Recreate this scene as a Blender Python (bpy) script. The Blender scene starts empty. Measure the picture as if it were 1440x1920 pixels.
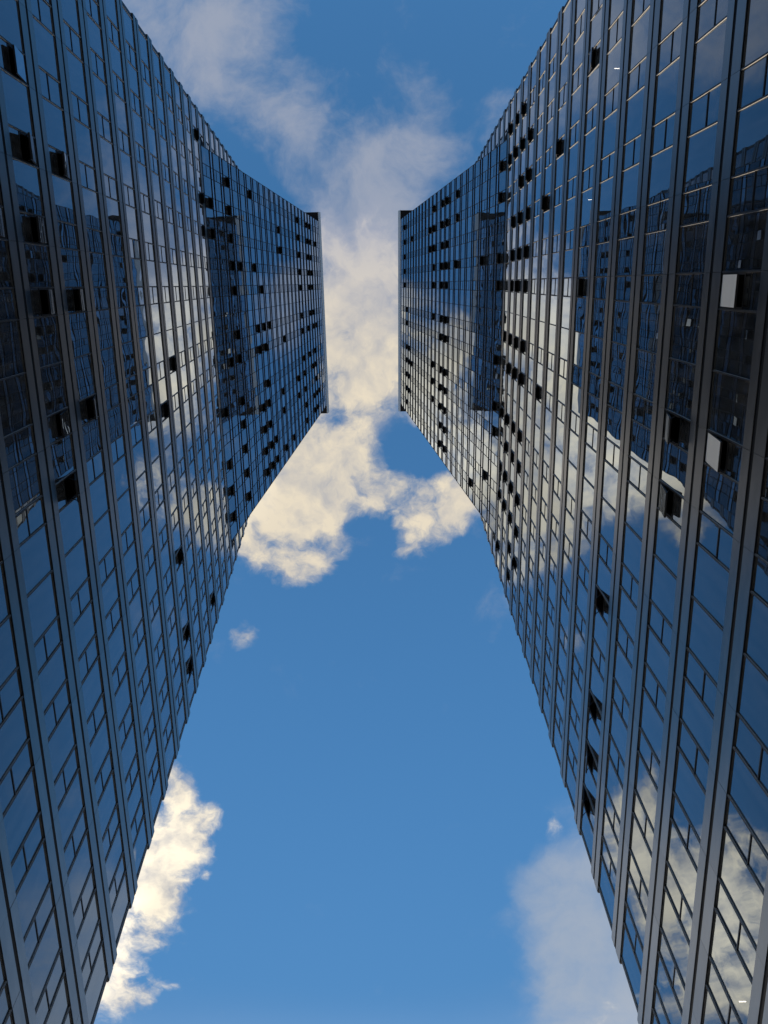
import bpy, math, random
from mathutils import Vector, Matrix

random.seed(7)
sc = bpy.context.scene
COL = sc.collection

# ------------------------------------------------------------------ camera
# a phone camera held 1.6 m above the paving in the gap between the two towers, looking almost straight up
F_PX = 1591.5
CAM_H = 1.56
cam_d = bpy.data.cameras.new("camera")
cam_d.sensor_fit = 'HORIZONTAL'
cam_d.sensor_width = 36.0
cam_d.lens = 36.0 * F_PX / 1440.0
cam_d.clip_start = 0.05
cam_d.clip_end = 6000.0
cam = bpy.data.objects.new("camera", cam_d)
COL.objects.link(cam)
CR = Matrix(((0.999707714, 0.0, -0.0241761667),
             (-0.00627196911, -0.965762512, -0.259351947),
             (-0.0233484355, 0.259427774, -0.965480233)))
cam.matrix_world = Matrix.Translation((0, 0, CAM_H)) @ CR.to_4x4()
sc.camera = cam

# ------------------------------------------------------------------ render / exposure
sc.render.engine = 'CYCLES'
sc.view_settings.view_transform = 'Standard'
sc.view_settings.look = 'None'
sc.view_settings.gamma = 1.0
sc.view_settings.exposure = 1.0
sc.cycles.max_bounces = 8
sc.cycles.glossy_bounces = 5
sc.cycles.diffuse_bounces = 3
sc.cycles.use_denoising = True

# ------------------------------------------------------------------ sun and sky
SUN_EL = math.radians(16.0)
SUN_AZ = math.radians(-1.3)          # measured from +Y towards +X
sun_d = bpy.data.lights.new("sun", 'SUN')
sun_d.energy = 2.0
sun_d.angle = math.radians(0.53)
sun_d.color = (1.0, 0.88, 0.72)
sun = bpy.data.objects.new("sun", sun_d)
COL.objects.link(sun)
sdir = Vector((math.sin(SUN_AZ) * math.cos(SUN_EL), math.cos(SUN_AZ) * math.cos(SUN_EL), math.sin(SUN_EL)))
sun.rotation_euler = sdir.to_track_quat('Z', 'Y').to_euler()
sun.location = (0, 60, 200)

# cloud fields, given on a flat cloud deck one unit overhead: (east, south, half width, half length, weight)
SOLID = [(0.0052, 0.052, 0.0462, 0.0863, 1),
    (-0.0689, 0.2519, 0.0452, 0.0541, 0.8),
    (-0.2876, 0.757, 0.0433, 0.0774, 0.8),
    (-0.0265, 0.1959, 0.0287, 0.0327, 0.6)]
BRIGHT = [(-0.1824, 0.2027, 0.0667, 0.093, 0.65),
    (-0.2359, 0.1963, 0.0696, 0.0859, 0.7),
    (-0.1232, 0.0407, 0.0427, 0.1043, 0.55),
    (0.1259, 0.0636, 0.0373, 0.0935, 0.5),
    (0.1668, 0.2238, 0.0259, 0.0469, 0.6),
    (-0.3652, 0.7815, 0.0651, 0.1049, 0.6),
    (-0.4327, 0.8852, 0.1108, 0.138, 0.8),
    (-0.2753, 0.732, 0.0502, 0.0765, 0.15)]
VEIL = [(0.1304, -0.0714, 0.0359, 0.0575, 0.9),
    (0.4487, 0.9163, 0.1236, 0.2222, 0.6),
    (0.3378, 0.6719, 0.0801, 0.1099, 0.3),
    (0.0052, 0.052, 0.0801, 0.1245, 1),
    (-0.0591, 0.2486, 0.0905, 0.0815, 0.6),
    (-0.1588, -0.2455, 0.1127, 0.0728, 0.9),
    (-0.0702, -0.1684, 0.0867, 0.0596, 0.9),
    (0.005, -0.1149, 0.0825, 0.0616, 0.9),
    (0.0051, -0.0477, 0.072, 0.0698, 1),
    (0.0624, -0.1963, 0.0519, 0.0319, 0.7),
    (0.1434, -0.1945, 0.029, 0.024, 0.6),
    (-0.0904, -0.2766, 0.0672, 0.0303, 0.5),
    (0.046, -0.1317, 0.0528, 0.0498, 0.6),
    (0.0867, -0.1484, 0.0468, 0.0328, 0.4),
    (-0.2124, -0.285, 0.0833, 0.0608, 0.8),
    (0.3016, 0.8959, 0.1262, 0.1794, 1),
    (0.2724, 0.7892, 0.082, 0.0526, 0.7),
    (0.3651, 1.0274, 0.1024, 0.1084, 1),
    (0.128, -0.0004, 0.0611, 0.078, 0.9),
    (0.2137, 0.021, 0.037, 0.0668, 0.7),
    (-0.3025, -0.2458, 0.0895, 0.0727, 0.7),
    (0.1648, -0.1053, 0.0714, 0.068, 0.4),
    (-0.2039, -0.0163, 0.0539, 0.0708, 0.5)]
CUMULUS = [(-0.0009, -0.059, 0.0598, 0.0518, 0.5),
    (-0.0302, -0.1256, 0.0586, 0.0443, 0.3),
    (-0.076, -0.1683, 0.0578, 0.0323, 0.25),
    (-0.1698, -0.2504, 0.073, 0.0411, 0.25),
    (-0.0009, 0.0401, 0.0921, 0.092, 1),
    (0.0053, 0.1009, 0.0749, 0.0501, 1),
    (0.0051, -0.0305, 0.0663, 0.0526, 0.62),
    (-0.0746, 0.0524, 0.0552, 0.1243, 0.95),
    (-0.0201, 0.1895, 0.0478, 0.0524, 1),
    (0.0054, 0.1573, 0.038, 0.0224, 0.6),
    (-0.0588, 0.2287, 0.0675, 0.0568, 0.9),
    (-0.0794, 0.2957, 0.0653, 0.0658, 1),
    (-0.0835, 0.337, 0.0429, 0.0351, 1),
    (-0.1181, 0.2821, 0.052, 0.0688, 1),
    (0.0216, 0.2319, 0.04, 0.028, 0.7),
    (0.0055, 0.2585, 0.0325, 0.0216, 0.45),
    (0.0346, 0.2452, 0.0324, 0.0214, 0.55),
    (0.0831, 0.2418, 0.0311, 0.0187, 0.5),
    (0.0611, 0.2856, 0.0341, 0.026, 0.55),
    (0.051, 0.2585, 0.0423, 0.0304, 0.72),
    (0.0744, 0.2924, 0.0342, 0.031, 0.85),
    (0.0584, 0.3199, 0.0251, 0.0174, 0.75),
    (0.115, 0.2653, 0.0379, 0.0354, 0.85),
    (0.0963, 0.2485, 0.0325, 0.0235, 0.5),
    (0.0591, 0.154, 0.0222, 0.014, 0.5),
    (-0.1495, 0.4328, 0.0188, 0.0293, 0.5),
    (0.262, 0.7143, 0.0146, 0.0304, 0.36),
    (-0.2457, 0.7156, 0.0501, 0.0546, 1),
    (-0.2174, 0.6953, 0.0271, 0.029, 0.9),
    (-0.2521, 0.6422, 0.0317, 0.0569, 0.95),
    (-0.2784, 0.7826, 0.0581, 0.065, 1),
    (-0.3121, 0.8515, 0.0515, 0.067, 1),
    (-0.3389, 0.9683, 0.0528, 0.0468, 1),
    (-0.3508, 0.7817, 0.1087, 0.1138, 1),
    (-0.418, 0.8854, 0.1109, 0.1476, 1),
    (-0.4824, 0.9385, 0.1044, 0.151, 1),
    (-0.2749, 0.9712, 0.0265, 0.0168, 0.4),
    (-0.2399, 0.9515, 0.0226, 0.0129, 0.35),
    (-0.2134, 0.7902, 0.0102, 0.0138, 0.4),
    (0.3655, 1.0322, 0.0709, 0.0586, 0.3),
    (-0.1299, 0.2281, 0.0897, 0.0806, 1),
    (-0.094, 0.0707, 0.0616, 0.1254, 1),
    (-0.1798, 0.2157, 0.0829, 0.0732, 1),
    (-0.2351, 0.2151, 0.0699, 0.0597, 1),
    (-0.1571, 0.1263, 0.0936, 0.096, 1),
    (-0.1839, 0.0893, 0.0802, 0.0813, 0.95),
    (-0.2714, 0.2553, 0.0512, 0.054, 0.85),
    (-0.0734, -0.0067, 0.0423, 0.0532, 0.75),
    (-0.2902, 0.2935, 0.0388, 0.0342, 0.5),
    (0.1259, 0.0636, 0.0497, 0.1063, 0.95),
    (0.1604, 0.2238, 0.0454, 0.057, 1),
    (0.1159, 0.2518, 0.0326, 0.0406, 0.9),
    (0.1256, 0.1506, 0.0445, 0.0386, 0.55),
    (0.0845, 0.0158, 0.0367, 0.0972, 0.9)]


world = bpy.data.worlds.new("World")
sc.world = world
world.use_nodes = True
world.cycles.sampling_method = 'MANUAL'
world.cycles.sample_map_resolution = 512
wt = world.node_tree
wt.nodes.clear()
wl = wt.links


def wn(kind, **kw):
    n = wt.nodes.new(kind)
    for k, v in kw.items():
        if k.startswith('i_'):
            key = k[2:]
            n.inputs[int(key) if key.isdigit() else key].default_value = v
        else:
            setattr(n, k, v)
    return n


def wmath(op, a, b=None, c=None, clamp=False):
    n = wn('ShaderNodeMath', operation=op, use_clamp=clamp)
    for i, v in enumerate((a, b, c)):
        if v is None:
            continue
        if isinstance(v, (int, float)):
            n.inputs[i].default_value = v
        else:
            wl.new(v, n.inputs[i])
    return n.outputs[0]


def wvec(op, a, b=None, s=None):
    n = wn('ShaderNodeVectorMath', operation=op)
    for i, v in enumerate((a, b)):
        if v is None:
            continue
        if isinstance(v, (tuple, list)):
            n.inputs[i].default_value = v
        else:
            wl.new(v, n.inputs[i])
    if s is not None:
        if isinstance(s, (int, float)):
            n.inputs['Scale'].default_value = s
        else:
            wl.new(s, n.inputs['Scale'])
    return n


def wnoise(vec, scale, detail, rough, dist=0.0, lac=2.0):
    n = wn('ShaderNodeTexNoise')
    n.inputs['Scale'].default_value = scale
    n.inputs['Detail'].default_value = detail
    n.inputs['Roughness'].default_value = rough
    n.inputs['Lacunarity'].default_value = lac
    n.inputs['Distortion'].default_value = dist
    wl.new(vec, n.inputs['Vector'])
    return n


def wrange(v, a, b, c, d, smooth=True):
    n = wn('ShaderNodeMapRange')
    n.interpolation_type = 'SMOOTHSTEP' if smooth else 'LINEAR'
    wl.new(v, n.inputs[0])
    for i, x in enumerate((a, b, c, d)):
        n.inputs[i + 1].default_value = x
    return n.outputs[0]


def wmix(fac, a, b):
    n = wn('ShaderNodeMix', data_type='RGBA')
    if isinstance(fac, (int, float)):
        n.inputs[0].default_value = fac
    else:
        wl.new(fac, n.inputs[0])
    for i, v in ((6, a), (7, b)):
        if isinstance(v, (tuple, list)):
            n.inputs[i].default_value = (*v, 1.0)
        else:
            wl.new(v, n.inputs[i])
    return n.outputs[2]


tc = wn('ShaderNodeTexCoord')
sky = wn('ShaderNodeTexSky')
sky.sky_type = 'NISHITA'
sky.sun_disc = False
sky.sun_elevation = SUN_EL
sky.sun_rotation = SUN_AZ
sky.altitude = 60.0
sky.air_density = 1.0
sky.dust_density = 0.2
sky.ozone_density = 5.0
sep = wn('ShaderNodeSeparateXYZ')
wl.new(tc.outputs['Generated'], sep.inputs[0])
dz = wmath('MAXIMUM', sep.outputs[2], 0.06)
deck = wn('ShaderNodeCombineXYZ')
wl.new(wmath('DIVIDE', sep.outputs[0], dz), deck.inputs[0])
wl.new(wmath('DIVIDE', sep.outputs[1], dz), deck.inputs[1])
P0 = deck.outputs[0]
# ragged edges: bend the deck coordinate with two octaves of noise
wa = wnoise(P0, 8.0, 4.0, 0.60)
wb = wvec('SUBTRACT', wa.outputs['Color'], (0.5, 0.5, 0.5)).outputs[0]
PA = wvec('ADD', P0, wvec('SCALE', wb, s=0.065).outputs[0]).outputs[0]
wc = wnoise(PA, 34.0, 4.0, 0.62)
wd = wvec('SUBTRACT', wc.outputs['Color'], (0.5, 0.5, 0.5)).outputs[0]
P1 = wvec('ADD', PA, wvec('SCALE', wd, s=0.016).outputs[0]).outputs[0]


def field(blobs, inner):
    """union of soft ellipses; each ellipse's own coordinate is reached from the one before by a scale and a shift"""
    acc, q, last = None, P1, (0.0, 0.0, 1.0, 1.0)
    for (x, y, rx, ry, a) in blobs:
        n = wn('ShaderNodeVectorMath', operation='MULTIPLY_ADD')
        wl.new(q, n.inputs[0])
        n.inputs[1].default_value = (last[2] / rx, last[3] / ry, 0.0)
        n.inputs[2].default_value = ((last[0] - x) / rx, (last[1] - y) / ry, 0.0)
        q, last = n.outputs[0], (x, y, rx, ry)
        ln = wvec('LENGTH', q).outputs['Value']
        v = wrange(ln, inner, 1.45, a, 0.0)
        if acc is None:
            acc = v
        else:            # union without seams: 1 - (1 - a)(1 - b)
            acc = wmath('MULTIPLY_ADD', v, wmath('SUBTRACT', 1.0, acc), acc)
    return acc


cum = field(CUMULUS, 0.15)
hot = field(BRIGHT, 0.1)
core = field(SOLID, 0.1)
veil = field(VEIL, 0.1)
fine = wnoise(P1, 15.0, 12.0, 0.60).outputs[0]
sunw = wvec('ADD', P1, (-0.004, 0.022, 0.0)).outputs[0]
fine2 = wnoise(sunw, 15.0, 5.0, 0.60).outputs[0]
soft = wnoise(PA, 8.0, 10.0, 0.62, 0.2).outputs[0]
shade_n = wnoise(PA, 9.0, 7.0, 0.55, 0.2).outputs[0]
sepd = wn('ShaderNodeSeparateXYZ')
wl.new(P0, sepd.inputs[0])
south = wrange(sepd.outputs[1], -0.14, 0.12, 0.0, 1.0)
south2 = wrange(sepd.outputs[1], 0.30, 0.75, 0.0, 1.0)

# opacity of the heaped cloud and of the thin veil
c_amp = wmath('ADD', 0.9, wmath('MULTIPLY', cum, 2.3))
tears = wnoise(P1, 46.0, 6.0, 0.6).outputs[0]
c_raw = wmath('ADD', wmath('MULTIPLY', cum, 1.2), wmath('MULTIPLY', wmath('SUBTRACT', fine, 0.52), c_amp))
c_raw = wmath('ADD', c_raw, wmath('MULTIPLY', wmath('SUBTRACT', tears, 0.5), 0.75))
c_raw = wmath('ADD', c_raw, wmath('MULTIPLY', core, 0.5))
a_c = wrange(c_raw, 0.28, 1.20, 0.0, 0.98)
v_amp = wmath('SUBTRACT', 2.8, wmath('MULTIPLY', south2, 1.5))
v_raw = wmath('ADD', wmath('MULTIPLY', veil, 0.95), wmath('MULTIPLY', wmath('SUBTRACT', soft, 0.5), v_amp))
a_v = wrange(v_raw, 0.15, 1.15, 0.0, 0.86)
# sunlit towards the low sun, greyer away from it and where the cloud is thin
lit = wmath('ADD', 0.38, wmath('MULTIPLY', wmath('SUBTRACT', fine, fine2), 2.4))
lit = wmath('ADD', lit, wmath('MULTIPLY', wmath('SUBTRACT', shade_n, 0.5), 1.5))
lit = wmath('ADD', lit, wmath('MULTIPLY', a_c, 0.30), clamp=True)
lit_col = wmix(south, (1.45, 1.52, 1.80), (2.75, 2.42, 1.88))
lit_col = wmix(south2, lit_col, (3.6, 3.2, 2.5))
shd_col = wmix(south, (0.95, 1.12, 1.62), (1.35, 1.40, 1.55))
c_col = wvec('SCALE', wmix(lit, shd_col, lit_col), s=wmath('ADD', 1.0, hot)).outputs[0]
v_col = wmix(south2, (1.20, 1.32, 1.62), (1.30, 1.48, 1.76))
# the sky's own colour, evened out between the zenith and the sunward horizon
even = wrange(sepd.outputs[1], -0.35, 1.0, 0.96, 0.54, smooth=False)
low_air = wrange(sep.outputs[2], 0.62, 0.30, 0.0, 1.0)
tint = wmix(low_air, (0.72, 1.04, 1.01), (1.0, 1.0, 1.0))
even2 = wmath('ADD', even, wmath('MULTIPLY', low_air, wmath('SUBTRACT', 0.95, even)))
tinted = wvec('MULTIPLY', sky.outputs[0], tint).outputs[0]
sky_c = wvec('SCALE', tinted, s=even2).outputs[0]
s1 = wmix(a_v, sky_c, v_col)
s2 = wmix(a_c, s1, c_col)
# unseen cloud added round the horizon, bright and warm sunward, to light the metal
fill_n = wnoise(tc.outputs['Generated'], 3.0, 6.0, 0.55).outputs[0]
fill_bank = wmath('MULTIPLY', wrange(sep.outputs[2], 0.72, 0.42, 0.0, 1.0), wrange(fill_n, 0.34, 0.60, 0.45, 0.95))
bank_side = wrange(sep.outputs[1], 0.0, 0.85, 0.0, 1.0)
s2 = wmix(fill_bank, s2, wmix(bank_side, (0.55, 0.62, 0.75), (4.4, 3.8, 2.9)))
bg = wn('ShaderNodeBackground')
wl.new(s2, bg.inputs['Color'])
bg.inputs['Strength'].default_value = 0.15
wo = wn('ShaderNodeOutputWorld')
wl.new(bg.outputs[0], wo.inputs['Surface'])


# ------------------------------------------------------------------ materials
def mat(name):
    m = bpy.data.materials.new(name)
    m.use_nodes = True
    m.node_tree.nodes.clear()
    return m, m.node_tree.nodes, m.node_tree.links


def new(ns, kind, **kw):
    n = ns.new(kind)
    for k, v in kw.items():
        setattr(n, k, v)
    return n


def glass_material(name, tint, amp, see_through=0.0, pane=True):
    """mirror-coated solar glass: strong reflection, slightly wavy, a film of dust"""
    m, ns, ls = mat(name)
    co = new(ns, 'ShaderNodeTexCoord')
    gi = new(ns, 'ShaderNodeNewGeometry')
    n1 = new(ns, 'ShaderNodeTexNoise')
    n1.inputs['Scale'].default_value = 0.9
    n1.inputs['Detail'].default_value = 1.0
    n1.inputs['Roughness'].default_value = 0.4
    mp = new(ns, 'ShaderNodeMapping')
    mp.inputs['Scale'].default_value = (1.0, 1.0, 0.55)
    off = new(ns, 'ShaderNodeVectorMath', operation='SCALE')
    off.inputs[0].default_value = (37.0, 91.0, 53.0)
    ls.new(gi.outputs['Random Per Island'], off.inputs['Scale'])
    ad = new(ns, 'ShaderNodeVectorMath', operation='ADD')
    ls.new(gi.outputs['Position'], ad.inputs[0])
    ls.new(off.outputs[0], ad.inputs[1])
    ls.new(ad.outputs[0], mp.inputs['Vector'])
    ls.new(mp.outputs[0], n1.inputs['Vector'])
    bp = new(ns, 'ShaderNodeBump')
    bp.inputs['Strength'].default_value = 1.0
    bp.inputs['Distance'].default_value = amp
    ls.new(n1.outputs[0], bp.inputs['Height'])
    gl = new(ns, 'ShaderNodeBsdfGlossy')
    if pane:
        # two faces of a pane reflect together 2F / (1 + F)
        fr = new(ns, 'ShaderNodeFresnel')
        fr.inputs['IOR'].default_value = 1.46
        ls.new(bp.outputs[0], fr.inputs['Normal'])
        f2 = new(ns, 'ShaderNodeMath', operation='MULTIPLY')
        f2.inputs[1].default_value = 2.0
        ls.new(fr.outputs[0], f2.inputs[0])
        f1 = new(ns, 'ShaderNodeMath', operation='ADD')
        f1.inputs[1].default_value = 1.0
        ls.new(fr.outputs[0], f1.inputs[0])
        fd = new(ns, 'ShaderNodeMath', operation='DIVIDE')
        ls.new(f2.outputs[0], fd.inputs[0])
        ls.new(f1.outputs[0], fd.inputs[1])
        ft = new(ns, 'ShaderNodeVectorMath', operation='SCALE')
        ft.inputs[0].default_value = tint
        # panes were replaced over the years: no two coatings are quite alike
        pv = new(ns, 'ShaderNodeMapRange')
        pv.inputs[3].default_value = 0.90
        pv.inputs[4].default_value = 1.06
        ls.new(gi.outputs['Random Per Island'], pv.inputs[0])
        fm = new(ns, 'ShaderNodeMath', operation='MULTIPLY')
        ls.new(fd.outputs[0], fm.inputs[0])
        ls.new(pv.outputs[0], fm.inputs[1])
        ls.new(fm.outputs[0], ft.inputs['Scale'])
        ls.new(ft.outputs[0], gl.inputs['Color'])
    else:
        gl.inputs['Color'].default_value = (*tint, 1)
    gl.inputs['Roughness'].default_value = 0.0 if pane else 0.06
    ls.new(bp.outputs[0], gl.inputs['Normal'])
    df = new(ns, 'ShaderNodeBsdfDiffuse')
    n2 = new(ns, 'ShaderNodeTexNoise')
    n2.inputs['Scale'].default_value = 1.6
    n2.inputs['Detail'].default_value = 6.0
    n2.inputs['Roughness'].default_value = 0.65
    st = new(ns, 'ShaderNodeMapping')
    st.inputs['Scale'].default_value = (2.5, 2.5, 0.3)
    ls.new(gi.outputs['Position'], st.inputs['Vector'])
    ls.new(st.outputs[0], n2.inputs['Vector'])
    rp = new(ns, 'ShaderNodeMapRange')
    rp.inputs[1].default_value = 0.35
    rp.inputs[2].default_value = 0.8
    rp.inputs[3].default_value = 0.012
    rp.inputs[4].default_value = 0.075
    ls.new(n2.outputs[0], rp.inputs[0])
    cc = new(ns, 'ShaderNodeCombineColor')
    for i in range(3):
        ls.new(rp.outputs[0], cc.inputs[i])
    ls.new(cc.outputs[0], df.inputs['Color'])
    sh = new(ns, 'ShaderNodeAddShader')
    ls.new(gl.outputs[0], sh.inputs[0])
    last = df.outputs[0]
    if see_through > 0:
        tr = new(ns, 'ShaderNodeBsdfTransparent')
        tr.inputs['Color'].default_value = (see_through, see_through, see_through, 1)
        s2_ = new(ns, 'ShaderNodeAddShader')
        ls.new(last, s2_.inputs[0])
        ls.new(tr.outputs[0], s2_.inputs[1])
        last = s2_.outputs[0]
    ls.new(last, sh.inputs[1])
    o = new(ns, 'ShaderNodeOutputMaterial')
    ls.new(sh.outputs[0], o.inputs['Surface'])
    return m


def metal_material(name, base, rough, metallic, var=0.12):
    m, ns, ls = mat(name)
    p = new(ns, 'ShaderNodeBsdfPrincipled')
    p.inputs['Metallic'].default_value = metallic
    gi = new(ns, 'ShaderNodeNewGeometry')
    mp = new(ns, 'ShaderNodeMapping')
    mp.inputs['Scale'].default_value = (1.2, 1.2, 3.0)
    ls.new(gi.outputs['Position'], mp.inputs['Vector'])
    n = new(ns, 'ShaderNodeTexNoise')
    n.inputs['Scale'].default_value = 1.1
    n.inputs['Detail'].default_value = 7.0
    n.inputs['Roughness'].default_value = 0.62
    ls.new(mp.outputs[0], n.inputs['Vector'])
    # soft weathering plus a panel to panel difference
    mr = new(ns, 'ShaderNodeMapRange')
    mr.inputs[1].default_value = 0.3
    mr.inputs[2].default_value = 0.7
    mr.inputs[3].default_value = 1.0 - var
    mr.inputs[4].default_value = 1.0 + var
    ls.new(n.outputs[0], mr.inputs[0])
    mr2 = new(ns, 'ShaderNodeMapRange')
    mr2.inputs[3].default_value = 1.0 - var * 0.6
    mr2.inputs[4].default_value = 1.0 + var * 0.6
    ls.new(gi.outputs['Random Per Island'], mr2.inputs[0])
    mu = new(ns, 'ShaderNodeMath', operation='MULTIPLY')
    ls.new(mr.outputs[0], mu.inputs[0])
    ls.new(mr2.outputs[0], mu.inputs[1])
    sc_ = new(ns, 'ShaderNodeVectorMath', operation='SCALE')
    sc_.inputs[0].default_value = base
    ls.new(mu.outputs[0], sc_.inputs['Scale'])
    ls.new(sc_.outputs[0], p.inputs['Base Color'])
    rr = new(ns, 'ShaderNodeMapRange')
    rr.inputs[3].default_value = rough - 0.06
    rr.inputs[4].default_value = rough + 0.08
    ls.new(n.outputs[0], rr.inputs[0])
    ls.new(rr.outputs[0], p.inputs['Roughness'])
    o = new(ns, 'ShaderNodeOutputMaterial')
    ls.new(p.outputs[0], o.inputs['Surface'])
    return m


def plain_material(name, base, rough):
    m, ns, ls = mat(name)
    p = new(ns, 'ShaderNodeBsdfPrincipled')
    p.inputs['Base Color'].default_value = (*base, 1)
    p.inputs['Roughness'].default_value = rough
    p.inputs['Specular IOR Level'].default_value = 0.2
    o = new(ns, 'ShaderNodeOutputMaterial')
    ls.new(p.outputs[0], o.inputs['Surface'])
    return m


def lamp_material():
    m, ns, ls = mat("fluorescent_tube")
    e = new(ns, 'ShaderNodeEmission')
    e.inputs['Color'].default_value = (1.0, 0.9, 0.75, 1)
    e.inputs['Strength'].default_value = 2.5
    o = new(ns, 'ShaderNodeOutputMaterial')
    ls.new(e.outputs[0], o.inputs['Surface'])
    return m


def paving_material():
    m, ns, ls = mat("paving")
    p = new(ns, 'ShaderNodeBsdfPrincipled')
    gi = new(ns, 'ShaderNodeNewGeometry')
    b = new(ns, 'ShaderNodeTexBrick')
    b.inputs['Scale'].default_value = 1.0
    b.inputs['Color1'].default_value = (0.20, 0.19, 0.18, 1)
    b.inputs['Color2'].default_value = (0.25, 0.24, 0.225, 1)
    b.inputs['Mortar'].default_value = (0.08, 0.08, 0.08, 1)
    b.inputs['Mortar Size'].default_value = 0.008
    ls.new(gi.outputs['Position'], b.inputs['Vector'])
    ls.new(b.outputs['Color'], p.inputs['Base Color'])
    p.inputs['Roughness'].default_value = 0.85
    o = new(ns, 'ShaderNodeOutputMaterial')
    ls.new(p.outputs[0], o.inputs['Surface'])
    return m


TINT = (0.85, 0.94, 1.02)
GLASS = glass_material("mirror_glass", TINT, 0.0042)
GLASS_CLEAR = glass_material("lit_room_glass", TINT, 0.0042, 0.35)
GLASS_SPAN = glass_material("spandrel_glass", (0.56, 0.60, 0.66), 0.0010, 0.0, False)
WHITE = metal_material("white_inner_face", (0.78, 0.77, 0.74), 0.6, 0.0, 0.04)
METAL = metal_material("aluminium_panel", (0.232, 0.226, 0.214), 0.33, 1.0, 0.16)
METAL_BAR = metal_material("aluminium_bar", (0.52, 0.49, 0.45), 0.45, 0.3)
METAL_DARK = metal_material("dark_anodised_bar", (0.035, 0.036, 0.04), 0.5, 0.3)
GASKET = plain_material("black_gasket", (0.006, 0.006, 0.007), 0.8)
DARK = plain_material("dark_interior", (0.015, 0.015, 0.016), 0.9)
LAMP = lamp_material()
PALE = metal_material("pale_painted_metal", (0.62, 0.62, 0.60), 0.5, 0.2)
PAVE = paving_material()


# ------------------------------------------------------------------ mesh helpers
class MB:
    def __init__(self):
        self.v, self.f, self.mi = [], [], []

    def quad(self, a, b, c, d, mi=0):
        i = len(self.v)
        self.v += [a, b, c, d]
        self.f.append((i, i + 1, i + 2, i + 3))
        self.mi.append(mi)

    def hexa(self, p, mi=0):
        """eight corners: four of one end, then four of the other"""
        i = len(self.v)
        self.v += p
        for q in ((3, 2, 1, 0), (4, 5, 6, 7), (0, 1, 5, 4), (1, 2, 6, 5), (2, 3, 7, 6), (3, 0, 4, 7)):
            self.f.append(tuple(i + k for k in q))
            self.mi.append(mi)

    def prism(self, prof, y0, y1, mi=0):
        i = len(self.v)
        n = len(prof)
        self.v += [(x, y0, z) for x, z in prof] + [(x, y1, z) for x, z in prof]
        self.f.append(tuple(range(i, i + n)))
        self.f.append(tuple(range(i + 2 * n - 1, i + n - 1, -1)))
        self.mi += [mi, mi]
        for k in range(n):
            j = (k + 1) % n
            self.f.append((i + k, i + n + k, i + n + j, i + j))
            self.mi.append(mi)

    def build(self, name, mats, parent=None):
        if not self.v:
            return None
        c = [sum(p[k] for p in self.v) / len(self.v) for k in range(3)]
        me = bpy.data.meshes.new(name)
        me.from_pydata([(p[0] - c[0], p[1] - c[1], p[2] - c[2]) for p in self.v], [], self.f)
        for m in (mats if isinstance(mats, (list, tuple)) else [mats]):
            me.materials.append(m)
        me.polygons.foreach_set('material_index', self.mi)
        me.update()
        o = bpy.data.objects.new(name, me)
        COL.objects.link(o)
        if parent is not None:
            o.parent = parent
            pl = Vector(parent.get('_o', (0, 0, 0)))
            o.location = Vector(c) - pl
            o['_o'] = c
        else:
            o.location = c
        return o


# ------------------------------------------------------------------ facade layout
FL = 3.2                      # storey height
NL = 19                       # storeys of the lower part, which leans back
NW = 23                       # storeys of the upper part, which leans forward over the gap
FW = 0.972 * FL
LEAN, FWD = 0.05, 0.0557
Z1 = CAM_H + NL * FL          # height of the waist
ROOF = CAM_H + 42 * FL
HALF = 16.07
WING = 13.77
SEQ = [('W', .56), ('N', .76), ('W', 1.31), ('W', 1.31), ('N', .76), ('W', 1.12), ('N', .76), ('W', 1.27), ('N', .76),
       ('W', 1.27), ('N', .76), ('W', 1.27), ('N', .76), ('W', 1.10), ('N', .76), ('W', 1.27)]
bays = []
s_ = 0.0
for k, (ty, w) in enumerate(SEQ):
    if k == 0:
        bays.append((ty, -w, w))
    else:
        bays.append((ty, s_, s_ + w))
        bays.append((ty, -s_ - w, -s_))
    s_ += w
bays.sort(key=lambda b: b[1])
narrow = [b for b in bays if b[0] == 'N']
n_index = {b: i for i, b in enumerate(narrow)}
bars = sorted({round(b[1], 3) for b in bays} | {round(b[2], 3) for b in bays})
joints = [b[2] for b in narrow]

# open windows seen in the photograph: (storey, vent column)
LOW_OPEN_LEFT = {
    (6, 4), (7, 2), (7, 3), (7, 4), (7, 5), (7, 6), (7, 7), (8, 3), (8, 5), (8, 6), (12, 7), (12, 10), (12, 12), (12,
    13), (13, 6), (15, 13), (18, 0), (18, 2), (18, 3)}
WING_OPEN_LEFT = {
    (0, 2), (0, 3), (0, 8), (0, 10), (0, 11), (0, 12), (1, 7), (2, 1), (2, 2), (2, 3), (2, 4), (2, 5), (2, 6), (2, 7),
    (2, 8), (2, 9), (2, 10), (2, 11), (2, 12), (3, 4), (5, 1), (5, 4), (5, 6), (5, 7), (5, 9), (5, 10), (5, 11), (5,
    12), (6, 5), (6, 6), (6, 7), (6, 8), (6, 9), (6, 10), (6, 11), (6, 12), (7, 6), (7, 11), (7, 12), (9, 9), (9, 10),
    (9, 12), (10, 2), (10, 3), (10, 7), (11, 12), (13, 9), (13, 10), (15, 1), (15, 2), (15, 3), (15, 4), (15, 5), (15,
    6), (15, 7), (15, 8), (15, 9), (15, 10), (15, 11), (15, 12), (17, 7), (17, 8), (18, 1), (18, 2), (18, 3), (18, 4),
    (18, 5), (18, 6), (18, 9), (18, 11), (18, 12), (19, 1), (19, 2), (19, 3), (19, 4), (19, 5), (19, 6), (19, 7), (19,
    8), (19, 9), (19, 10), (19, 11), (19, 12), (20, 7), (20, 11), (21, 2)}
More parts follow.
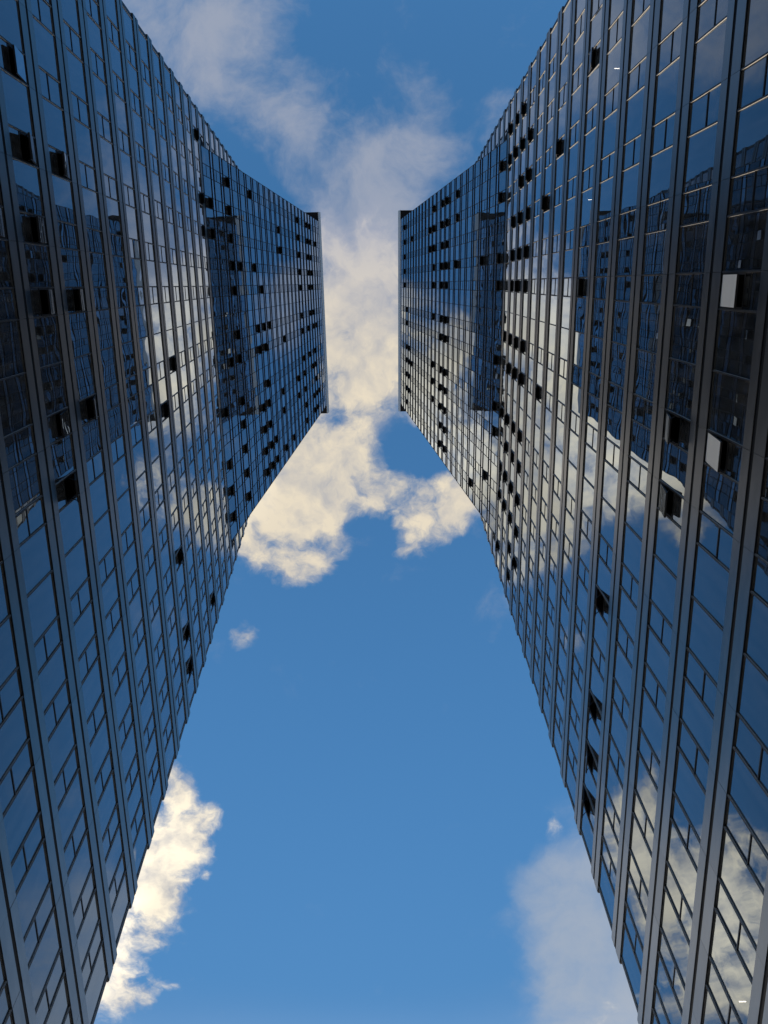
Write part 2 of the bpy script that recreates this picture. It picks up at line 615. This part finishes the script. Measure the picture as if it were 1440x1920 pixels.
LOW_OPEN_RIGHT = {
    (5, 7), (5, 8), (6, 6), (6, 7), (8, 0), (8, 1), (8, 2), (8, 4), (10, 8), (10, 12), (12, 11), (13, 6), (13, 10), (15,
    1), (15, 2), (15, 3), (15, 4), (15, 5), (15, 6), (15, 7), (15, 8), (15, 9), (15, 10), (15, 11), (15, 12), (16, 0),
    (16, 1), (16, 2), (16, 3), (16, 4), (16, 5), (16, 6), (16, 7), (16, 8), (16, 9), (16, 10), (16, 11), (16, 12), (16,
    13), (17, 2), (17, 3), (17, 4), (17, 5), (17, 6), (17, 7), (17, 8), (17, 9), (17, 10), (17, 12), (17, 13), (18, 0),
    (18, 2), (18, 3), (18, 5), (18, 7), (18, 12), (18, 13)}
WING_OPEN_RIGHT = {
    (0, 4), (0, 5), (0, 6), (0, 8), (0, 9), (0, 11), (0, 12), (1, 2), (2, 9), (3, 1), (6, 9), (6, 11), (6, 12), (8, 1),
    (8, 2), (8, 3), (8, 4), (8, 5), (8, 6), (8, 7), (8, 8), (8, 9), (8, 10), (8, 11), (8, 12), (9, 1), (9, 2), (9, 3),
    (9, 4), (9, 5), (9, 6), (9, 7), (9, 8), (9, 9), (9, 10), (9, 11), (9, 12), (11, 3), (11, 4), (11, 5), (11, 7), (11,
    8), (11, 9), (11, 10), (11, 11), (11, 12), (12, 10), (12, 11), (18, 4), (18, 11), (19, 2), (19, 3), (19, 4), (19,
    5), (20, 1), (20, 2), (20, 3), (20, 4), (20, 5), (20, 6), (20, 7), (21, 8), (21, 9), (21, 10), (21, 11), (21, 12)}
LAMPS_RIGHT = {(9, 11.27): (12.111, 35.777), (10, 7.21): (7.869, 39.251), (4, -4.32): (-5.359, 18.062), (4, -9.24): (-11.434, 17.234)}



def low(s, z, d):
    return (-LEAN * (z - CAM_H) + d, s, z)


def up(s, z, d):
    return (-LEAN * (Z1 - CAM_H) + FWD * (z - Z1) + d, s, z)


def slab(mb, fn, s0, s1, z0, z1, d0, d1, mi=0):
    mb.hexa([fn(s0, z0, d0), fn(s1, z0, d0), fn(s1, z1, d0), fn(s0, z1, d0),
             fn(s0, z0, d1), fn(s1, z0, d1), fn(s1, z1, d1), fn(s0, z1, d1)], mi)


def pane_quad(mb, fn, s0, s1, z0, z1, d, rnd, tilt=0.0021, mi=0):
    a, b = rnd.gauss(0, tilt), rnd.gauss(0, tilt)
    sm, zm = (s0 + s1) / 2, (z0 + z1) / 2
    q = [fn(s, z, d + a * (s - sm) + b * (z - zm)) for s, z in ((s0, z0), (s1, z0), (s1, z1), (s0, z1))]
    mb.quad(*q, mi)


def sash_box(mb, fn, s0, s1, z0, z1, d, ang):
    """top-hung sash swung out by ang about its upper edge z1: glass faces, dark edges"""
    L = z1 - z0
    dz_, dd = L * math.cos(ang), L * math.sin(ang)
    th = 0.045
    nz, nd = -math.sin(ang) * th, -math.cos(ang) * th
    A = [fn(s0, z1 - dz_, d + dd), fn(s1, z1 - dz_, d + dd), fn(s1, z1, d), fn(s0, z1, d)]
    B = [fn(s0, z1 - dz_ + nz, d + dd + nd), fn(s1, z1 - dz_ + nz, d + dd + nd), fn(s1, z1 + nz, d + nd), fn(s0, z1 + nz, d + nd)]
    i = len(mb.v)
    mb.v += A + B
    mb.f += [(i, i + 1, i + 2, i + 3), (i + 7, i + 6, i + 5, i + 4)]
    mb.mi += [0, 0]
    for q in ((0, 4, 5, 1), (1, 5, 6, 2), (2, 6, 7, 3), (3, 7, 4, 0)):
        mb.f.append(tuple(i + k for k in q))
        mb.mi.append(1)
    # frame round the inner face, and a handle at its foot
    def at(s, v, k=1.12):
        return fn(s, z1 - v * math.cos(ang) + nz * k, d + v * math.sin(ang) + nd * k)
    w = 0.04
    for sa, sb, va, vb in ((s0, s1, 0.0, w), (s0, s1, L - w, L), (s0, s0 + w, w, L - w), (s1 - w, s1, w, L - w),
                           ((s0 + s1) / 2 - .05, (s0 + s1) / 2 + .05, L - .10, L - .06)):
        mb.quad(at(sa, va), at(sb, va), at(sb, vb), at(sa, vb), 1)
    # stays at both sides
    for s in (s0 + 0.03, s1 - 0.03):
        a = 0.012
        p0, p1 = (z1 - dz_ * 0.95, d + dd * 0.95 - 0.03), (z1 - L * 0.62, d - 0.03)
        mb.hexa([fn(s - a, p0[0], p0[1]), fn(s + a, p0[0], p0[1]), fn(s + a, p0[0] + .03, p0[1]), fn(s - a, p0[0] + .03, p0[1]),
                 fn(s - a, p1[0], p1[1]), fn(s + a, p1[0], p1[1]), fn(s + a, p1[0] + .03, p1[1]), fn(s - a, p1[0] + .03, p1[1])], 1)


def frame_rect(mb, fn, s0, s1, z0, z1, d0, d1, w, mi=1):
    slab(mb, fn, s0, s1, z0, z0 + w, d0, d1, mi)
    slab(mb, fn, s0, s1, z1 - w, z1, d0, d1, mi)
    slab(mb, fn, s0, s0 + w, z0 + w, z1 - w, d0, d1, mi)
    slab(mb, fn, s1 - w, s1, z0 + w, z1 - w, d0, d1, mi)


class Picker:
    """how large a facade rectangle shows in the photograph, to choose which repeats become parts of their own"""
    def __init__(self, mw):
        self.mw = mw
        self.inv = cam.matrix_world.inverted()

    def area(self, pts):
        q = []
        for p in pts:
            c = self.inv @ (self.mw @ Vector(p))
            if c.z >= -0.01:
                return 0.0
            q.append((min(max(720 + F_PX * c.x / -c.z, 0), 1440), min(max(960 - F_PX * c.y / -c.z, 0), 1920)))
        return abs(sum(q[i][0] * q[(i + 1) % 4][1] - q[(i + 1) % 4][0] * q[i][1] for i in range(4))) / 2


def build_tower(name_label, loc, rotz, sC, open_low, open_wing, lamp_cells, white_sashes, seed):
    rnd = random.Random(seed)
    root = bpy.data.objects.new("glass_tower", None)
    COL.objects.link(root)
    root.location = loc
    root.rotation_euler = (0, 0, rotz)
    root['label'] = name_label
    root['category'] = "tower"
    root['group'] = "twin glass towers"
    mw = Matrix.Translation(loc) @ Matrix.Rotation(rotz, 4, 'Z')
    pk = Picker(mw)

    def fn_of(f):
        return lambda s, z, d: f(s + sC, z, d)
    lo, hi = fn_of(low), fn_of(up)

    wide, vents, opens, mulls = [], [], [], []     # (area, builder)

    def cell_jobs(fn, b, n, zb, h, dg, is_open, bar_w, opt):
        ty, s0, s1 = b
        g0, g1 = zb + opt['sill'] * h, zb + opt['head'] * h
        s0i, s1i = s0 + bar_w / 2, s1 - bar_w / 2
        pts = [fn(s0, g0, 0), fn(s1, g0, 0), fn(s1, g1, 0), fn(s0, g1, 0)]
        ar = pk.area(pts)
        r2 = random.Random(seed * 7919 + n * 131 + int(s0 * 100))
        if ty == 'W':
            def job(mb, _sub, lampy=(n, b) in lamp_cells):
                pane_quad(mb, fn, s0i, s1i, g0, g1, dg, r2)
            wide.append((ar, job, (n, round((s0 + s1) / 2, 2))))
            return
        zs = g1 - 0.585 * (g1 - g0)
        if not is_open:
            def job(mb, sub):
                pane_quad(mb, fn, s0i, s1i, g0, zs - 0.02, dg, r2)
                slab(mb, fn, s0i, s1i, zs - 0.02, zs + 0.02, dg - 0.03, dg + 0.018, 1)
                pane_quad(sub, fn, s0i + .012, s1i - .012, zs + 0.032, g1, dg - 0.004, r2, 0.0022)
                slab(mb, fn, s0i, s0i + .012, zs + 0.02, g1, dg - 0.02, dg + 0.004, 1)
                slab(mb, fn, s1i - .012, s1i, zs + 0.02, g1, dg - 0.02, dg + 0.004, 1)
            vents.append((ar, job, (n, round((s0 + s1) / 2, 2))))
        else:
            ang = math.radians(7.0 if (n, n_index[b]) in white_sashes else r2.choice((7, 9, 10, 11, 12, 13)))
            if (n, n_index[b]) == (7, 7):
                ang = math.radians(16.0)

            def job(mb, sub):
                pane_quad(mb, fn, s0i, s1i, g0, zs - 0.03, dg, r2)
                frame_rect(mb, fn, s0i, s1i, zs - 0.03, g1, dg - 0.09, dg + 0.012, 0.035)
                sash_box(sub, fn, s0i + .03, s1i - .03, zs + 0.01, g1 - 0.04, dg + 0.02, ang)
            opens.append((ar, job, (n, n_index[b])))

    # ---- lower part: recessed panes between projecting aluminium spandrels
    LOW = dict(sill=.15, head=.805)
    DG = -0.042
    for n in range(0, NL):
        zb = CAM_H + n * FL
        for b in bays:
            cell_jobs(lo, b, n, zb, FL, DG, b[0] == 'N' and (n, n_index[b]) in open_low, 0.05, LOW)
        for s in bars:
            def job(mb, _sub, s=s, zb=zb):
                slab(mb, lo, s - .025, s + .025, zb + .15 * FL, zb + .805 * FL, -0.2, -0.039, 1)
                slab(mb, lo, s - .017, s + .017, zb + .15 * FL, zb + .805 * FL, -0.0392, -0.010, 0)
                slab(mb, lo, s - .018, s + .018, zb + .15 * FL, zb + .805 * FL, -0.0098, -0.006, 1)
            z0, z1 = zb + .15 * FL, zb + .8 * FL
            mulls.append((pk.area([lo(s - .05, z0, 0), lo(s + .05, z0, 0), lo(s + .05, z1, 0), lo(s - .05, z1, 0)]), job, (n, s)))

    def spandrel(fn, zg, h, sa, sb, cuts):
        mb = MB()
        edges = [sa] + [c for c in cuts if sa + .3 < c < sb - .3] + [sb]
        for a, b in zip(edges[:-1], edges[1:]):
            a2, b2 = a + .004, b - .004
            for z0, z1, d in ((zg - .185 * h, zg - .027 * h, 0.0), (zg + .027 * h, zg + .15 * h, 0.0)):
                dd = rnd.gauss(0, 0.0015)
                slab(mb, fn, a2, b2, z0, z1, -0.24, d + dd, 0)
        slab(mb, fn, sa + .01, sb - .01, zg - .0268 * h, zg + .0268 * h, -0.24, -0.012, 1)
        slab(mb, fn, sa + .01, sb - .01, zg - .2005 * h, zg - .1972 * h, -0.24, -0.022, 0)
        slab(mb, fn, sa + .01, sb - .01, zg - .197 * h, zg - .1852 * h, -0.24, -0.014, 1)
        slab(mb, fn, sa + .02, sb - .02, zg - .185 * h, zg + .15 * h, -0.30, -0.24, 1)
        return mb
    for n in range(0, NL + 1):
        zg = CAM_H + n * FL
        spandrel(lo, zg, FL, -HALF, HALF, joints).build("spandrel_band", [METAL, GASKET], root)

    # ---- corners of the leaning-back plane, beside the upper part
    for sa, sb in ((-HALF, -WING - .02), (WING + .02, HALF)):
        for n in range(NL, 42):
            zb = CAM_H + n * FL
            for b in bays:
                if b[1] >= sa - .05 and b[2] <= sb + .05:
                    cell_jobs(lo, b, n, zb, FL, DG, False, 0.05, LOW)
            for s in bars:
                if sa - .02 <= s <= sb:
                    def job(mb, _sub, s=s, zb=zb):
                        slab(mb, lo, s - .025, s + .025, zb + .15 * FL, zb + .805 * FL, -0.2, -0.039, 1)
                        slab(mb, lo, s - .017, s + .017, zb + .15 * FL, zb + .805 * FL, -0.0392, -0.010, 0)
                        slab(mb, lo, s - .018, s + .018, zb + .15 * FL, zb + .805 * FL, -0.0098, -0.006, 1)
                    mulls.append((0.0, job, (n, s)))
            if n > NL:
                spandrel(lo, zb, FL, sa, sb, []).build("corner_spandrel", [METAL, GASKET], root)
        mb = MB()
    for sgn in (-1, 1):
        mb = MB()
        a, b = sorted((sgn * 15.80, sgn * 16.02))
        slab(mb, lo, a, b, 0.0, ROOF - .3, -0.35, -0.06, 0)
        mb.build("corner_post", METAL_DARK, root)

    # ---- upper part: flush glazing with glass spandrels, thin dark transoms and bars
    UPP = dict(sill=.13, head=.86)
    for k in range(NW):
        zb = Z1 + k * FW
        n = NL + k
        for b in bays:
            if b[1] < -WING - .05 or b[2] > WING + .05:
                continue
            cell_jobs(hi, b, n, zb, FW, -0.01, b[0] == 'N' and (k, n_index[b]) in open_wing, 0.04, UPP)
        for s in bars:
            if -WING - .02 <= s <= WING + .02:
                def job(mb, _sub, s=s, zb=zb):
                    slab(mb, hi, s - .022, s + .022, zb + .125 * FW, zb + .865 * FW, -0.15, 0.006, 1)
                z0, z1 = zb, zb + FW
                mulls.append((pk.area([hi(s - .05, z0, 0), hi(s + .05, z0, 0), hi(s + .05, z1, 0), hi(s - .05, z1, 0)]), job, (n, s)))
    for k in range(NW + 1):
        zg = Z1 + k * FW
        z0, z1 = zg - .14 * FW, zg + .13 * FW
        if k == 0:
            z0 = zg + .16 * FL
            continue
        if k == NW:
            z1 = ROOF
        mb = MB()
        ss = [s for s in bars if -WING - .02 <= s <= WING + .02]
        for a, b in zip(ss[:-1], ss[1:]):
            pane_quad(mb, hi, a + .022, b - .022, z0 + .02, z1 - .02, -0.012, rnd, 0.0016, 0)
        for s in ss:
            slab(mb, hi, s - .022, s + .022, z0, z1, -0.15, 0.004, 1)
        slab(mb, hi, -WING, WING, z0 - .02, z0 + .02, -0.15, 0.038, 1)
        slab(mb, hi, -WING, WING, z1 - .02, z1 + .02, -0.15, 0.038, 1)
        mb.build("spandrel_band", [GLASS_SPAN, METAL_DARK], root)

    # ---- turn the collected repeats into parts: the 100 that show largest each on its own, the rest in one mesh
    def emit(jobs, name, mats, sub=None, sub_mats=None, label=None):
        jobs.sort(key=lambda j: -j[0])
        rest, rest_sub = MB(), MB()
        for i, (ar, job, key) in enumerate(jobs):
            if i < 100:
                white = name == "open_window" and key in white_sashes
                mb, sb = MB(), MB()
                job(mb, sb)
                clear = name in ("window_pane", "vent_window") and key in lamp_cells
                o = mb.build(name, [GLASS_CLEAR] + list(mats[1:]) if clear else mats, root)
                if label:
                    o['label'] = "vent window standing open on a pale white sash" if white else label
                if sub and sb.v:
                    sb.build(sub, [WHITE, METAL_DARK] if white else sub_mats, o)
            else:
                job(rest, rest_sub)
        if rest.v:
            o = rest.build(name, mats, root)
            o['kind'] = "stuff"
            if sub and rest_sub.v:
                rest_sub.build(sub, sub_mats, o)
    emit(wide, "window_pane", [GLASS])
    emit(vents, "vent_window", [GLASS, METAL_DARK], "sash", [GLASS, METAL_DARK])
    emit(opens, "open_window", [GLASS, METAL_DARK], "sash", [GLASS, METAL_DARK], "vent window standing open with a dark gap")
    emit(mulls, "mullion", [METAL_BAR, METAL_DARK])

    # ---- dark rooms behind the glass, side walls, roof
    mb = MB()
    y0, y1 = sC - HALF + .3, sC + HALF - .3
    mb.prism([(low(0, 0, -1.5)[0], 0.0), (low(0, ROOF - .6, -1.5)[0], ROOF - .6), (-33.0, ROOF - .6), (-33.0, 0.0)], y0, y1)
    mb.prism([(low(0, Z1, -1.6)[0], Z1), (up(0, ROOF - .7, -1.5)[0], ROOF - .7), (low(0, ROOF - .7, -1.6)[0], ROOF - .7)],
             sC - WING + .3, sC + WING - .3)
    mb.build("core", DARK, root)
    for sgn in (-1, 1):
        mb = MB()
        a, b = sorted((sC + sgn * (WING - .06), sC + sgn * (WING + .01)))
        mb.prism([(low(0, Z1, -.3)[0], Z1 + .1), (up(0, Z1, -.02)[0], Z1 + .1), (up(0, ROOF, -.02)[0], ROOF - .02), (low(0, ROOF, -.3)[0], ROOF - .02)], a, b)
        mb.build("side_wall", METAL_DARK, root)
        # dark corner plate where the upper part leaves the leaning-back plane
        mb = MB()
        e0, e1, e2 = sgn * (WING + .02), sgn * (WING + .55), sgn * (WING + .06)
        fr_, bk = [lo(e0, Z1 + .5, .03), lo(e1, Z1 + .5, .03), lo(e2, Z1 + 3.2, .03)], [lo(e0, Z1 + .5, -.1), lo(e1, Z1 + .5, -.1), lo(e2, Z1 + 3.2, -.1)]
        mb.v += fr_ + bk
        mb.f += [(0, 1, 2), (5, 4, 3), (0, 3, 4, 1), (1, 4, 5, 2), (2, 5, 3, 0)]
        mb.mi += [0] * 5
        mb.build("corner_plate", GASKET, root)
        # end wall of the tower: glass storeys and metal bands
        mb = MB()
        yw = sC + sgn * (HALF - .06)
        for n in range(42):
            za, zc, zd = CAM_H + n * FL + .15 * FL, CAM_H + n * FL + .82 * FL, CAM_H + (n + 1) * FL + .15 * FL
            if n == 0:
                za = 0.0
            xa = low(0, zc, -.4)[0]
            mb.hexa([(-33, yw - sgn * .2, za), (xa, yw - sgn * .2, za), (xa, yw - sgn * .2, zc), (-33, yw - sgn * .2, zc),
                     (-33, yw - sgn * .1, za), (xa, yw - sgn * .1, za), (xa, yw - sgn * .1, zc), (-33, yw - sgn * .1, zc)], 0)
            mb.hexa([(-33, yw - sgn * .2, zc), (xa, yw - sgn * .2, zc), (xa, yw - sgn * .2, zd), (-33, yw - sgn * .2, zd),
                     (-33, yw, zc), (xa, yw, zc), (xa, yw, zd), (-33, yw, zd)], 1)
        mb.build("end_wall", [GLASS, METAL], root)
    mb = MB()
    mb.prism([(up(0, ROOF, .03)[0], ROOF), (up(0, ROOF, .05)[0], ROOF + .9), (-34.0, ROOF + .9), (-34.0, ROOF)],
             sC - WING - 1.35, sC + WING + 1.35)
    mb.build("roof_slab", METAL_DARK, root)
    mb = MB()
    mb.prism([(up(0, ROOF - .25, .02)[0], ROOF - .25), (up(0, ROOF + 1.0, .23)[0], ROOF + 1.0), (up(0, ROOF + 1.0, -.3)[0], ROOF + 1.0),
              (up(0, ROOF - .25, -.02)[0], ROOF - .25)], sC - WING - 1.36, sC + WING + 1.36)
    mb.build("roof_edge", PALE, root)

    # ---- tube lamps of lit rooms
    for (n, sc_mid), (s, z) in lamp_cells.items():
        mb = MB()
        for da in (0.0,):
            slab(mb, lo, s - .009, s + .009, z, z + .014, -1.12, -0.78, 0)
        mb.build("ceiling_lamp", LAMP, root)
    return root


# ------------------------------------------------------------------ the place
gm = MB()
gm.quad((-3000, -3000, 0), (3000, -3000, 0), (3000, 3000, 0), (-3000, 3000, 0))
g = gm.build("ground", PAVE)
g['kind'] = "structure"

build_tower("blue mirror glass office tower on the left, few open windows in its lower storeys",
            Vector((-7.4815, 0, 0)), math.atan(-.0337), 4.81, LOW_OPEN_LEFT, WING_OPEN_LEFT, {}, set(), 11)
build_tower("blue mirror glass office tower on the right, rows of open windows below its waist",
            Vector((6.6846, 0, 0)), math.pi - math.asin(.0112), -4.42, LOW_OPEN_RIGHT, WING_OPEN_RIGHT, LAMPS_RIGHT, {(5, 7), (5, 8)}, 23)
